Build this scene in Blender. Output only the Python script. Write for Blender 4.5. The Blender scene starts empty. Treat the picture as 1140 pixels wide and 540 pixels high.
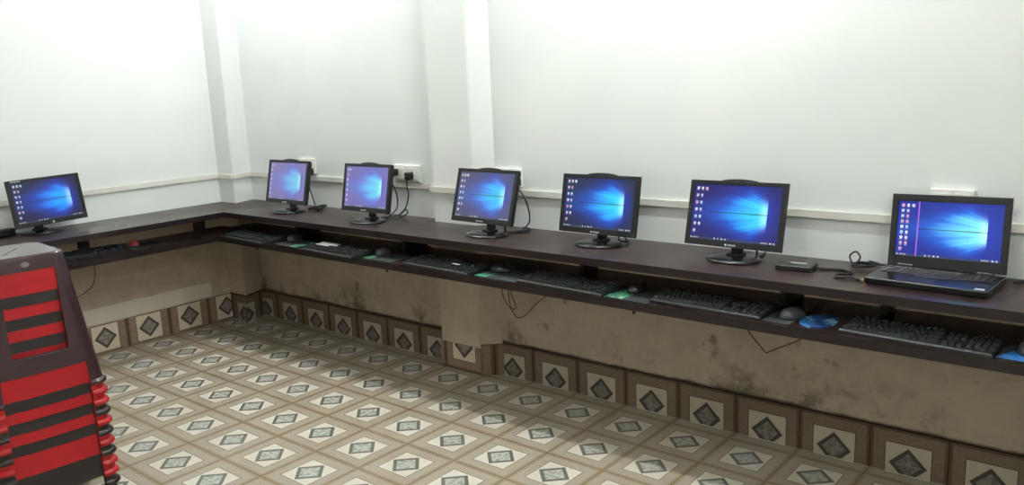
import bpy, bmesh, math, random
import numpy as np
from mathutils import Vector, Matrix
random.seed(5)
sc = bpy.context.scene
C = sc.collection
PI = math.pi
T = 0.258            # floor tile pitch
XL, YF = -2.857, 0.070   # left wall plane, far (long) wall plane
XR, YN, ZC = 3.4, -4.7, 2.85
ZD, ZS = 0.752, 0.622    # worktop top, keyboard shelf top

# ------------------------------------------------------------------ helpers
def link(o, parent=None):
    C.objects.link(o)
    if parent: o.parent = parent
    return o

def obj(name, bm, mat, parent=None, smooth=False, mats=None):
    me = bpy.data.meshes.new(name)
    bmesh.ops.recalc_face_normals(bm, faces=bm.faces[:])
    bm.to_mesh(me); bm.free()
    for m in (mats or [mat]): me.materials.append(m)
    if smooth:
        for p in me.polygons: p.use_smooth = True
    return link(bpy.data.objects.new(name, me), parent)

def tag(o, label=None, cat=None, group=None, kind=None):
    if label: o['label'] = label
    if cat: o['category'] = cat
    if group: o['group'] = group
    if kind: o['kind'] = kind
    return o

def thing(name, label, cat, loc=(0, 0, 0), rz=0, group=None):
    o = bpy.data.objects.new(name, None)
    o.empty_display_size = .05
    link(o); o.location = loc; o.rotation_euler = (0, 0, rz)
    return tag(o, label, cat, group)

def copy_tree(o, parent=None):
    c = o.copy(); C.objects.link(c); c.parent = parent
    for ch in list(o.children): copy_tree(ch, c)
    return c

def box(bm, c, s, bev=0, seg=2, mat=None, mi=0):
    """axis box centre c, size s, optional bevel and transform"""
    r = bmesh.ops.create_cube(bm, size=1)
    vs = r['verts']
    bmesh.ops.scale(bm, vec=s, verts=vs)
    if bev:
        es = list({e for v in vs for e in v.link_edges})
        rr = bmesh.ops.bevel(bm, geom=es, offset=bev, segments=seg, profile=.6, affect='EDGES')
        vs = list({v for f in rr['faces'] for v in f.verts} | {v for v in vs if v.is_valid})
    bmesh.ops.translate(bm, vec=c, verts=vs)
    if mat is not None: bmesh.ops.transform(bm, matrix=mat, verts=vs)
    fs = {f for v in vs for f in v.link_faces}
    for f in fs: f.material_index = mi
    return vs

def prism(bm, pts, z0, z1):
    lo = [bm.verts.new((x, y, z0)) for x, y in pts]
    hi = [bm.verts.new((x, y, z1)) for x, y in pts]
    n = len(pts)
    bm.faces.new(lo[::-1]); bm.faces.new(hi)
    for i in range(n): bm.faces.new((lo[i], lo[(i+1) % n], hi[(i+1) % n], hi[i]))
    return lo + hi

def spline(pts, n=8):
    P = [Vector(p) for p in pts]
    if len(P) < 3: return P
    out = []
    for i in range(len(P)-1):
        p0 = P[max(i-1, 0)]; p1 = P[i]; p2 = P[i+1]; p3 = P[min(i+2, len(P)-1)]
        for k in range(n):
            t = k/n
            out.append(.5*((2*p1)+(-p0+p2)*t+(2*p0-5*p1+4*p2-p3)*t*t+(-p0+3*p1-3*p2+p3)*t**3))
    out.append(P[-1]); return out

def tube(bm, pts, r=.003, seg=8, n=8):
    P = spline(pts, n)
    rings = []; up = Vector((0, 0, 1))
    for i, p in enumerate(P):
        d = (P[min(i+1, len(P)-1)]-P[max(i-1, 0)])
        if d.length < 1e-9: d = Vector((0, 0, 1))
        d.normalize()
        a = d.cross(up)
        if a.length < 1e-3: a = d.cross(Vector((1, 0, 0)))
        a.normalize(); b = a.cross(d).normalized(); up = b
        rings.append([bm.verts.new(p+r*(math.cos(t)*a+math.sin(t)*b)) for t in [2*PI*k/seg for k in range(seg)]])
    for A, B in zip(rings, rings[1:]):
        for k in range(seg): bm.faces.new((A[k], A[(k+1) % seg], B[(k+1) % seg], B[k]))
    bm.faces.new(rings[0][::-1]); bm.faces.new(rings[-1])

def lathe(bm, prof, seg=40, sx=1, sy=1, c=(0, 0, 0)):
    rings = []
    for r, z in prof:
        if r < 1e-6: rings.append([bm.verts.new((c[0], c[1], c[2]+z))])
        else: rings.append([bm.verts.new((c[0]+sx*r*math.cos(2*PI*k/seg), c[1]+sy*r*math.sin(2*PI*k/seg), c[2]+z)) for k in range(seg)])
    for A, B in zip(rings, rings[1:]):
        for k in range(seg):
            k2 = (k+1) % seg
            if len(A) == 1 and len(B) == 1: continue
            if len(A) == 1: bm.faces.new((A[0], B[k2], B[k]))
            elif len(B) == 1: bm.faces.new((A[k], A[k2], B[0]))
            else: bm.faces.new((A[k], A[k2], B[k2], B[k]))

def B(): return bmesh.new()

# ------------------------------------------------------------------ materials
def srgb(r, g, b): return tuple(((c/255)/12.92 if c <= 10 else ((c/255+.055)/1.055)**2.4) for c in (r, g, b))+(1,)

def mat(name, col, rough=.5, metal=0, noise=0, nscale=20, emis=None, es=0, spec=.5, bump=0, bscale=200, coat=0):
    m = bpy.data.materials.new(name); m.use_nodes = True
    nt = m.node_tree; p = nt.nodes['Principled BSDF']
    p.inputs['Base Color'].default_value = col
    p.inputs['Roughness'].default_value = rough
    p.inputs['Metallic'].default_value = metal
    p.inputs['Specular IOR Level'].default_value = spec
    p.inputs['Coat Weight'].default_value = coat
    tc = nt.nodes.new('ShaderNodeTexCoord')
    nz = nt.nodes.new('ShaderNodeTexNoise'); nz.inputs['Scale'].default_value = nscale; nz.inputs['Detail'].default_value = 4
    nt.links.new(tc.outputs['Object'], nz.inputs['Vector'])
    mx = nt.nodes.new('ShaderNodeMix'); mx.data_type = 'RGBA'; mx.blend_type = 'MULTIPLY'
    k = nt.nodes.new('ShaderNodeMapRange')
    k.inputs[1].default_value = .3; k.inputs[2].default_value = .7
    k.inputs[3].default_value = 1-(noise or .05); k.inputs[4].default_value = 1
    nt.links.new(nz.outputs['Fac'], k.inputs[0])
    mx.inputs[0].default_value = 1; mx.inputs[6].default_value = col
    nt.links.new(k.outputs[0], mx.inputs[7]); nt.links.new(mx.outputs[2], p.inputs['Base Color'])
    if bump:
        n2 = nt.nodes.new('ShaderNodeTexNoise'); n2.inputs['Scale'].default_value = bscale
        bp = nt.nodes.new('ShaderNodeBump'); bp.inputs['Strength'].default_value = bump; bp.inputs['Distance'].default_value = .002
        nt.links.new(tc.outputs['Object'], n2.inputs['Vector']); nt.links.new(n2.outputs['Fac'], bp.inputs['Height'])
        nt.links.new(bp.outputs[0], p.inputs['Normal'])
    if emis:
        p.inputs['Emission Color'].default_value = emis; p.inputs['Emission Strength'].default_value = es
    return m

class NB:
    """small node builder"""
    def __init__(s, name):
        s.m = bpy.data.materials.new(name); s.m.use_nodes = True; s.nt = s.m.node_tree
        s.p = s.nt.nodes['Principled BSDF']
    def put(s, sock, v):
        if isinstance(v, bpy.types.NodeSocket): s.nt.links.new(v, sock)
        else: sock.default_value = v
    def math(s, op, a, b=0.0, c=0.0):
        n = s.nt.nodes.new('ShaderNodeMath'); n.operation = op
        s.put(n.inputs[0], a); s.put(n.inputs[1], b); s.put(n.inputs[2], c); return n.outputs[0]
    def mix(s, f, a, b):
        n = s.nt.nodes.new('ShaderNodeMix'); n.data_type = 'RGBA'
        s.put(n.inputs[0], f); s.put(n.inputs[6], a); s.put(n.inputs[7], b); return n.outputs[2]
    def noise(s, scale, detail=4, vec=None, rough=.5):
        n = s.nt.nodes.new('ShaderNodeTexNoise'); n.inputs['Scale'].default_value = scale
        n.inputs['Detail'].default_value = detail; n.inputs['Roughness'].default_value = rough
        if vec is not None: s.nt.links.new(vec, n.inputs['Vector'])
        return n.outputs['Fac']
    def pos(s):
        g = s.nt.nodes.new('ShaderNodeNewGeometry'); x = s.nt.nodes.new('ShaderNodeSeparateXYZ')
        s.nt.links.new(g.outputs['Position'], x.inputs[0]); return g.outputs['Position'], x.outputs
    def ramp(s, v, a, b, c=0, d=1):
        n = s.nt.nodes.new('ShaderNodeMapRange'); n.interpolation_type = 'SMOOTHSTEP'
        s.put(n.inputs[0], v)
        for i, k in enumerate((a, b, c, d)): n.inputs[i+1].default_value = k
        return n.outputs[0]

def tile_mat(name, ax_u, ax_v, off_v=0.0, off_u=0.0, dark=1.0, dd=(.172, .247), pal=None):
    """printed ceramic tile: brown joint, taupe border, white square, grey framed diamond"""
    n = NB(name); P, xyz = n.pos()
    def cell(ax, off):
        t = n.math('ADD', n.math('DIVIDE', xyz[ax], T), off)
        t = n.math('FRACT', t)
        return n.math('SUBTRACT', t, .5)
    u = cell(ax_u, off_u); v = cell(ax_v, off_v)
    a = n.math('ABSOLUTE', u); b = n.math('ABSOLUTE', v)
    m = n.math('MAXIMUM', a, b); d = n.math('ADD', a, b)
    st = n.noise(260, 3, P); dirt = n.noise(3.2, 5, P); fine = n.noise(60, 5, P)
    def k(*c): return tuple(x*dark for x in c[:3])+(1,)
    pal = pal or dict(t0=(172, 160, 142), t1=(212, 202, 182), w0=(236, 232, 216), w1=(252, 248, 234), g0=(100, 100, 92), g1=(138, 138, 128),
                      p0=(170, 174, 164), p1=(215, 218, 208), b0=(162, 144, 116), b1=(190, 172, 142), j=(128, 110, 84), e0=(128, 108, 84), e1=(158, 136, 108))
    q = {k_: k(*srgb(*v_)) for k_, v_ in pal.items()}
    taupe = n.mix(n.ramp(st, .35, .65), q['t0'], q['t1'])
    white = n.mix(fine, q['w0'], q['w1'])
    grey = n.mix(n.ramp(st, .3, .7), q['g0'], q['g1'])
    pale = n.mix(n.ramp(fine, .4, .6), q['p0'], q['p1'])
    # fine light cross inside the diamond
    cr = n.math('MINIMUM', a, b)
    pale = n.mix(n.math('LESS_THAN', cr, .008), pale, q['p1'])
    col = n.mix(n.math('LESS_THAN', d, dd[0]), grey, pale)
    col = n.mix(n.math('GREATER_THAN', d, dd[1]), col, white)
    edge = n.mix(n.ramp(st, .3, .7), q['e0'], q['e1'])
    col = n.mix(n.math('GREATER_THAN', m, .292), col, edge)
    col = n.mix(n.math('GREATER_THAN', m, .306), col, taupe)
    band = n.mix(fine, q['b0'], q['b1'])
    col = n.mix(n.math('GREATER_THAN', m, .452), col, band)
    col = n.mix(n.math('GREATER_THAN', m, .492), col, q['j'])
    dm = n.mix(n.ramp(dirt, .35, .75, 0, .35), (1, 1, 1, 1), (.62, .54, .42, 1))
    mx = n.nt.nodes.new('ShaderNodeMix'); mx.data_type = 'RGBA'; mx.blend_type = 'MULTIPLY'
    mx.inputs[0].default_value = 1; n.put(mx.inputs[6], col); n.put(mx.inputs[7], dm)
    n.put(n.p.inputs['Base Color'], mx.outputs[2])
    n.put(n.p.inputs['Roughness'], n.ramp(dirt, .3, .7, .3, .5))
    n.p.inputs['Specular IOR Level'].default_value = .35
    bp = n.nt.nodes.new('ShaderNodeBump'); bp.inputs['Strength'].default_value = .35; bp.inputs['Distance'].default_value = .002
    n.put(bp.inputs['Height'], n.math('LESS_THAN', m, .492)); n.put(n.p.inputs['Normal'], bp.outputs[0])
    return n.m

def wall_mat(name, band=None, mould=True, low=srgb(192, 177, 158)):
    """white distemper above the worktop, darker beige below it with damp stains"""
    n = NB(name); P, xyz = n.pos(); z = xyz[2]
    big = n.noise(1.6, 4, P); mid = n.noise(7, 6, P, .65); fin = n.noise(40, 5, P)
    up = n.mix(n.ramp(big, .3, .7), srgb(231, 235, 233), srgb(238, 241, 238))
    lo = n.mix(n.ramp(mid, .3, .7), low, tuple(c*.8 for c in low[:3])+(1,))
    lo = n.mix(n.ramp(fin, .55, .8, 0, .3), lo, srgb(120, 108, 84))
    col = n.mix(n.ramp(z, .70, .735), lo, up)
    if band:
        ax, a0, a1, z0, z1 = band
        zz = n.math('ADD', z, n.math('MULTIPLY', n.math('SUBTRACT', mid, .5), .02))
        f = n.math('MULTIPLY', n.math('MULTIPLY', n.math('GREATER_THAN', zz, z0), n.math('LESS_THAN', zz, z1)),
                   n.math('MULTIPLY', n.math('GREATER_THAN', xyz[ax], a0), n.math('LESS_THAN', xyz[ax], a1)))
        col = n.mix(n.math('MULTIPLY', f, .55), col, srgb(222, 218, 204))
    if mould:
        near = n.ramp(z, .17, .36, 1, 0)
        spots = n.ramp(n.noise(4.2, 8, P, .72), .50, .66)
        f1 = n.math('MULTIPLY', near, spots)
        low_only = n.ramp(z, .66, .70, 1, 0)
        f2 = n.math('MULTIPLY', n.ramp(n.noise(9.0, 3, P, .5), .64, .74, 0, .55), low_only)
        line = n.ramp(n.math('ADD', z, n.math('MULTIPLY', n.math('SUBTRACT', mid, .5), -.03)), .166, .182, .9, 0)
        f = n.math('MAXIMUM', n.math('MAXIMUM', n.math('MULTIPLY', f1, .75), f2), line)
        col = n.mix(f, col, srgb(62, 52, 38))
    n.put(n.p.inputs['Base Color'], col)
    n.p.inputs['Roughness'].default_value = .75
    n.p.inputs['Specular IOR Level'].default_value = .2
    bp = n.nt.nodes.new('ShaderNodeBump'); bp.inputs['Strength'].default_value = .25; bp.inputs['Distance'].default_value = .004
    n.put(bp.inputs['Height'], mid); n.put(n.p.inputs['Normal'], bp.outputs[0])
    return n.m

def laminate():
    n = NB('maroon_laminate'); P, xyz = n.pos()
    mp = n.nt.nodes.new('ShaderNodeMapping'); mp.inputs['Scale'].default_value = (1, 5, 5)
    n.nt.links.new(P, mp.inputs[0])
    a = n.noise(5, 6, mp.outputs[0], .6); s = n.noise(9, 8, P, .75); sc_ = n.noise(2.2, 3, P)
    col = n.mix(n.ramp(a, .35, .68), srgb(34, 21, 20), srgb(54, 38, 35))
    col = n.mix(n.ramp(s, .48, .68, 0, .5), col, srgb(92, 78, 72))
    n.put(n.p.inputs['Base Color'], col)
    n.put(n.p.inputs['Roughness'], n.ramp(sc_, .3, .7, .26, .42))
    n.p.inputs['Specular IOR Level'].default_value = .5
    return n.m

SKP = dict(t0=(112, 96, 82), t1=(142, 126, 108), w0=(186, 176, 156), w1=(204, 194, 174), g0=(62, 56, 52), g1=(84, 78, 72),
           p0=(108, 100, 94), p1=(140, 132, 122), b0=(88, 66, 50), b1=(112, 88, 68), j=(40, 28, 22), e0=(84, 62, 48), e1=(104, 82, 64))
M = dict(
    wallL=wall_mat('left_wall_paint', band=(1, -2.2, -.22, .17, .262), mould=False),
    wallF=wall_mat('far_wall_paint'),
    wallC=wall_mat('column_paint', mould=False, low=srgb(198, 183, 162)),
    wallO=mat('other_wall_paint', srgb(226, 228, 222), .8, noise=.05),
    ceil=mat('ceiling_paint', srgb(236, 237, 232), .85, noise=.04),
    floor=tile_mat('floor_tiles', 0, 1, dark=.74, dd=(.195, .272)),
    skF=tile_mat('shaded_far_skirting_tiles', 0, 2, off_v=.5-.037/T, dark=.84, pal=SKP),  # same skirting tiles as the left wall, darkened to stand for shade
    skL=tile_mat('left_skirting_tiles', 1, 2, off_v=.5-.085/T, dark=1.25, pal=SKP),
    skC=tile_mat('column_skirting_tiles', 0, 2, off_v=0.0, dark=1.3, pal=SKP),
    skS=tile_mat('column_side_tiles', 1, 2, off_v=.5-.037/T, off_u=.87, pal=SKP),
    lam=laminate(),
    edge=mat('shaded_laminate', srgb(27, 15, 17), .42, noise=.2, nscale=12),  # desk laminate made darker, the shade on its edges put in the colour
    pvc=mat('pvc_trunking', srgb(230, 228, 218), .4, noise=.08),
    black=mat('black_plastic', srgb(28, 29, 31), .38, noise=.15, nscale=60),
    gloss=mat('gloss_black_plastic', srgb(20, 21, 23), .22, noise=.1, nscale=30),
    bezel=mat('bezel_plastic', srgb(19, 20, 22), .48, noise=.1, nscale=40),
    key=mat('key_plastic', srgb(46, 51, 51), .26, noise=.25, nscale=180),
    kbody=mat('keyboard_plastic', srgb(30, 33, 34), .4, noise=.15, nscale=60),
    white=mat('white_plastic', srgb(240, 239, 232), .4, noise=.06),
    print=mat('white_print', srgb(215, 220, 222), .5, noise=.05),
    cable=mat('cable_rubber', srgb(24, 22, 22), .5, noise=.1),
    browncable=mat('brown_cable', srgb(62, 46, 34), .6, noise=.15),
    gold=mat('gold_metal', srgb(214, 184, 120), .3, metal=.8),
    red=mat('red_plastic', srgb(172, 15, 26), .33, noise=.12, nscale=9, spec=.45),
    blk=mat('charcoal_plastic', srgb(38, 33, 32), .36, noise=.12, nscale=9, spec=.45),
    maroon=mat('dark_maroon_plastic', srgb(58, 38, 42), .14, noise=.12, nscale=9, spec=.6),
    padgrey=mat('grey_mouse_mat_cloth', srgb(44, 50, 51), .85, noise=.3, nscale=30, bump=.3),
    mouse=mat('grey_mouse_plastic', srgb(74, 78, 78), .28, noise=.15, nscale=40),
    mouseb=mat('black_mouse_plastic', srgb(34, 36, 38), .2, noise=.15, nscale=40),
    mouser=mat('red_lit_mouse_plastic', srgb(140, 82, 88), .3, emis=srgb(230, 80, 100), es=.07),
    sil=mat('silver_label', srgb(200, 200, 198), .4),
    tubeglow=mat('tube_glow', srgb(255, 255, 255), .5, emis=(.965, .985, .985, 1), es=1),
)
def pad_print(name, c1, c2, c3, scale=22):
    n = NB(name); P, _ = n.pos()
    a = n.noise(scale, 4, P, .6); b = n.noise(scale*1.9, 3, P)
    col = n.mix(n.ramp(a, .42, .52), c1, c2)
    col = n.mix(n.ramp(b, .56, .64), col, c3)
    n.put(n.p.inputs['Base Color'], col); n.p.inputs['Roughness'].default_value = .7
    return n.m
M['padgreen'] = pad_print('green_mat_print', srgb(24, 82, 60), srgb(58, 128, 96), srgb(150, 190, 165))
M['padblue'] = pad_print('blue_mat_print', srgb(16, 62, 120), srgb(36, 104, 168), srgb(140, 185, 215), 14)

# ------------------------------------------------------------------ room shell
def struct(name, bm, m, label, **k):
    o = obj(name, bm, m, **k); tag(o, label=label, kind='structure'); return o

bm = B(); box(bm, ((XL+XR)/2, (YF+YN)/2, -.05), (XR-XL, YF-YN, .1))
struct('floor', bm, M['floor'], 'patterned ceramic tile floor with grey diamonds')
bm = B(); box(bm, ((XL+XR)/2, (YF+YN)/2, ZC+.05), (XR-XL+.3, YF-YN+.3, .1))
struct('ceiling', bm, M['ceil'], 'plain white ceiling above the frame')
bm = B(); box(bm, ((XL+XR)/2, YF+.075, ZC/2-.05), (XR-XL+.3, .15, ZC+.1))
struct('wall_far', bm, M['wallF'], 'long white wall behind the row of monitors, beige with stains below the desk')
bm = B(); box(bm, (XL-.075, (YF+YN)/2, ZC/2-.05), (.15, YF-YN, ZC+.1))
struct('wall_left', bm, M['wallL'], 'short white wall at the left behind the lone monitor')
bm = B(); box(bm, (XR+.075, (YF+YN)/2, ZC/2-.05), (.15, YF-YN, ZC+.1))
struct('wall_right', bm, M['wallO'], 'plain right wall outside the frame')
bm = B(); box(bm, ((XL+XR)/2, YN-.075, ZC/2-.05), (XR-XL+.3, .15, ZC+.1))
struct('wall_near', bm, M['wallO'], 'plain wall behind the camera')
# masonry columns
COL1 = [(XL, YF), (XL, -.088), (-2.692, -.088), (-2.742, YF)]
COL2 = [(-1.062, YF), (-1.062, 0), (-.794, 0), (-.712, YF)]
for nm, pl, lb in (('trim_1', COL1, 'white plastered column filling the corner of the two walls'),
                   ('trim_2', COL2, 'white plastered column standing out of the long wall')):
    bm = B(); prism(bm, pl, 0, ZC-.002)
    vs = [e for e in bm.edges if abs(e.verts[0].co.z-e.verts[1].co.z) > 1 and e.verts[0].co.y < YF-.01 and e.verts[0].co.x > XL+.01]
    bmesh.ops.bevel(bm, geom=vs, offset=.004, segments=2, affect='EDGES')
    struct(nm, bm, M['wallC'], lb)
# tile skirting
SK = .008
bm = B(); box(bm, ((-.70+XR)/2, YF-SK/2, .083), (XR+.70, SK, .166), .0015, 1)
struct('baseboard_far', bm, M['skF'], 'tile skirting darkened for shade along the long wall right of the column')
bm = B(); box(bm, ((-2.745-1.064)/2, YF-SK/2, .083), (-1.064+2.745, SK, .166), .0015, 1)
struct('baseboard_middle', bm, M['skF'], 'tile skirting darkened for shade between the corner column and the second column')
bm = B(); box(bm, (XL+SK/2, (-.09+YN)/2, .082), (SK, -.09-YN, .164), .0015, 1)
struct('baseboard_left', bm, M['skL'], 'pale tile skirting with whole diamonds along the left wall')
bm = B(); prism(bm, [(-1.066, 0), (-1.066, -SK), (-.788, -SK), (-.794, 0)], 0, .134)
struct('baseboard_column', bm, M['skC'], 'pale cut tile on the front of the second column')
bm = B(); prism(bm, [(-.794, 0), (-.784, -SK), (-.702, YF-.006), (-.712, YF-.001)], 0, .155)
struct('baseboard_return', bm, M['skS'], 'dark cut tile on the side of the second column')
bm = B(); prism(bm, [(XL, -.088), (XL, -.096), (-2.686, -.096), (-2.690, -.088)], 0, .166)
struct('baseboard_corner', bm, M['skF'], 'cut tile darkened for shade on the corner column')
bm = B(); prism(bm, [(-2.692, -.088), (-2.684, -.094), (-2.734, YF-.006), (-2.742, YF-.001)], 0, .166)
struct('baseboard_corner_return', bm, M['skS'], 'dark cut tile on the side of the corner column')
# PVC cable trunking with a lid groove, following the walls and columns
def trunk(name, p0, p1, nrm, label):
    bm = B(); p0 = Vector((*p0, 0)); p1 = Vector((*p1, 0)); d = (p1-p0); L = d.length; d.normalize()
    n = Vector((*nrm, 0)).normalized()
    m = Matrix((( d.x, n.x, 0, p0.x), (d.y, n.y, 0, p0.y), (0, 0, 1, 0), (0, 0, 0, 1)))
    box(bm, (L/2, .004, .9135), (L, .008, .026), .001, 1, mat=m)
    box(bm, (L/2, .0095, .9145), (L, .005, .030), .002, 2, mat=m)
    struct(name, bm, M['pvc'], label)
trunk('trim_3', (XL, -4.5), (XL, -.088), (1, 0), 'cream cable trunking along the left wall')
trunk('trim_4', (XL+.02, -.088), (-2.692, -.088), (0, -1), 'short cream cable trunking on the corner column')
trunk('trim_5', (-2.692, -.088), (-2.742, YF), (1, .3), 'short cream cable trunking on the side of the corner column')
trunk('trim_6', (-2.73, YF), (-1.062, YF), (0, -1), 'cream cable trunking behind the two purple-lit monitors')
trunk('trim_7', (-1.075, 0), (-.80, 0), (0, -1), 'cream cable trunking across the front of the second column')
trunk('trim_8', (-.71, YF), (XR, YF), (0, -1), 'cream cable trunking along the right part of the long wall')

# ------------------------------------------------------------------ desk
FX, FY = -2.428, -.333
SX, SY = -2.437, -.383
R_END, L_END = 3.3, -2.7
e = .001
desk = thing('wall_desk', 'long dark maroon L-shaped desk running along both walls with a keyboard shelf below', 'desk', (-2.4, -.3, 0))
def shade_edged(name, bm, parent):      # laminate top and bottom, side faces coloured darker to stand for shade
    bm.normal_update()
    for f in bm.faces: f.material_index = 0 if abs(f.normal.z) > .5 else 1
    return obj(name, bm, None, parent, mats=[M['lam'], M['edge']])
def dl(bm):   # bring world-laid geometry into the desk's frame
    bmesh.ops.translate(bm, vec=(2.4, .3, 0), verts=bm.verts[:])
bm = B()
prism(bm, [(FX, FY), (R_END, FY), (R_END, YF-e), (-.709, YF-e), (-.791, -e), (-1.064, -e), (-1.064, YF-e),
           (-2.738, YF-e), (-2.688, -.090), (XL+e, -.090), (XL+e, L_END), (FX, L_END)], ZD-.030, ZD)
bmesh.ops.bevel(bm, geom=[ed for ed in bm.edges if ed.verts[0].co.z > ZD-.001 and ed.verts[1].co.z > ZD-.001], offset=.002, segments=2, affect='EDGES')
dl(bm); shade_edged('worktop', bm, desk)
bm = B()
prism(bm, [(SX, SY), (R_END, SY), (R_END, YF-.07), (-.68, YF-.07), (-.74, -.02), (-1.10, -.02), (-1.10, YF-.07),
           (-2.64, YF-.07), (-2.64, -.17), (XL+.115, -.17), (XL+.115, L_END), (SX, L_END)], ZS-.033, ZS)
bmesh.ops.bevel(bm, geom=[ed for ed in bm.edges if ed.verts[0].co.z > ZS-.001 and ed.verts[1].co.z > ZS-.001], offset=.002, segments=2, affect='EDGES')
dl(bm); shade_edged('keyboard_shelf', bm, desk)
for x, y0, y1 in ((-1.13, -.16, -.002), (-.10, -.11, -.002), (.79, -.17, -.002), (1.10, -.10, -.002), (2.2, -.17, -.002), (-2.0, -.16, -.002)):
    bm = B(); box(bm, (x, (y0+y1)/2, (ZS+ZD-.03)/2), (.022, y1-y0, ZD-.03-ZS), .001, 1); dl(bm); obj('partition', bm, M['edge'], desk)
for y in (-1.02, -1.9, -.35):
    bm = B(); box(bm, (-2.685, y, (ZS+ZD-.03)/2), (.10, .022, ZD-.03-ZS), .001, 1); dl(bm); obj('partition', bm, M['edge'], desk)
for x in (-2.1, -1.045, .3, 1.9):          # iron angle brackets under the shelf
    bm = B(); z = ZS-.033
    box(bm, (x, -.15, z-.002), (.022, .40, .004)); box(bm, (x, YF-.013, z-.05), (.022, .004, .1))
    box(bm, (x, -.352, z-.011), (.012, .004, .022))
    dl(bm); obj('bracket', bm, M['black'], desk)
bm = B(); box(bm, (-2.60, -1.6, ZS-.035), (.36, .022, .004)); box(bm, (XL+.013, -1.6, ZS-.083), (.004, .022, .1))
dl(bm); obj('bracket', bm, M['black'], desk)

# ------------------------------------------------------------------ screens
def screen_mesh(name, w, h, base, mid, hot, icons=6, cols=2, washed=0., line=None, seed=0, gain=1., cross=True):
    """emissive display picture held as a colour attribute on a fine grid (x right, y up, facing -Y)"""
    NX, NY = 208, 132
    X, Y = np.meshgrid(np.linspace(0, 1, NX), np.linspace(0, 1, NY))      # Y from top
    s = .86-X
    wd = .20+.13*np.clip(s/.16, 0, 1)-.13*np.clip((s-.22)/.45, 0, 1)
    beam = np.exp(-np.abs((Y-.5)/wd)**3.2)
    fall = np.exp(-(np.clip(s, 0, 1)/.42)**1.7)
    I = np.where(s > 0, beam*fall, 0)
    rng = np.random.RandomState(seed)
    ang = (Y-.5)/(.25+s.clip(-.2, 1)*.9)
    streak = 1+.20*np.sin(ang*13+rng.rand()*6)*np.clip(s*4, 0, 1)+.10*np.sin(ang*37+2)
    I = I*np.clip(streak, .55, 1.4)
    glow = np.exp(-(((X-.74)/.24)**2+((Y-.5)/.34)**2))*.10
    g2 = np.exp(-(((X-.6)/.36)**2+((Y-.5)/.38)**2))*.08
    base, mid, hot = [np.array(c, float) for c in (base, mid, hot)]
    col = base[None, None]*(1+.0*X[..., None])+mid*(glow+g2)[..., None]
    beam2 = np.exp(-np.abs((Y-.5)/(wd*1.5))**2.4)
    I2 = np.where(s > 0, beam2*np.exp(-(np.clip(s, 0, 1)/.56)**2), beam2*np.exp(-(s/.07)**2)*.8)
    halo = np.array([.016, .028, .52])
    col = col*(1-.85*I2[..., None])+halo*(.85*I2)[..., None]
    a = np.clip(I*1.5, 0, 1)[..., None]; b = np.clip((I-.22)*1.5, 0, 1)[..., None]
    col = col*(1-a)+(mid*1.25)*a
    col = col*(1-b)+hot*b
    if cross:
        ln = (np.abs(Y-.495) < .009) & (s > 0) & (s < .66)
        col[ln] *= .35
        ln = (np.abs(s-.17) < .003) & (np.abs(Y-.5) < .27)
        col[ln] *= .8
    # desktop icons
    edge = np.exp(-((s-.02)/.05)**2)*beam*(s > 0)
    col = col+edge[..., None]*np.array([.30, .28, .05])
    cs = [(.9, .95, 1), (.85, .45, .5), (.5, .8, 1), (.95, .95, .95), (.6, .75, .95), (.8, .65, .8)]
    for j in range(icons+1):
        for i in range(cols+1):
            if i == cols and j != 0: continue
            if j == icons and i > 0: continue
            cx = .045+.052*i; cy = .07+.86*j/(icons+.6)
            c = np.array(cs[rng.randint(6)])
            m = (np.abs(X-cx) < .014) & (np.abs(Y-cy) < .022)
            col[m] = col[m]*.2+.85*c*gain
            m = (np.abs(X-cx) < .012) & (np.abs(Y-cy-.035) < .006)
            col[m] = col[m]*.4+.45*gain
    # taskbar
    tb = Y > .955
    col[tb] = col[tb]*.35+np.array([.02, .03, .06])
    for cx, ww in ((.02, .008), (.075, .035), (.30, .006), (.34, .006), (.385, .009), (.425, .009), (.86, .035), (.93, .009), (.965, .007)):
        m = (np.abs(X-cx) < ww) & (np.abs(Y-.977) < .012)
        col[m] = .75*gain if ww < .02 else .33*gain
    if line:
        m = np.abs(X-line) < .0055; col[m] = np.array([.55, .16, .85])
    if washed: col = col*(1-washed)+washed*np.array([.32, .30, .42])
    col = np.clip(col*gain, 0, 1.3)
    me = bpy.data.meshes.new(name)
    vx = (X-.5)*w; vz = (.5-Y)*h
    co = np.stack([vx, np.zeros_like(vx), vz], -1).reshape(-1, 3)
    idx = np.arange(NX*NY).reshape(NY, NX)
    q = np.stack([idx[:-1, :-1], idx[1:, :-1], idx[1:, 1:], idx[:-1, 1:]], -1).reshape(-1, 4)
    me.from_pydata(co.tolist(), [], q.tolist())
    at = me.color_attributes.new('picture', 'FLOAT_COLOR', 'POINT')
    rgba = np.concatenate([col.reshape(-1, 3), np.ones((NX*NY, 1))], 1).astype(np.float32)
    at.data.foreach_set('color', rgba.ravel())
    me.materials.append(SCREEN); me.update()
    return me
n = NB('lit_screen')
at = n.nt.nodes.new('ShaderNodeAttribute'); at.attribute_name = 'picture'
n.p.inputs['Base Color'].default_value = (.005, .005, .006, 1); n.p.inputs['Roughness'].default_value = .35
n.nt.links.new(at.outputs['Color'], n.p.inputs['Emission Color']); n.p.inputs['Emission Strength'].default_value = 1.0
SCREEN = n.m

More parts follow.
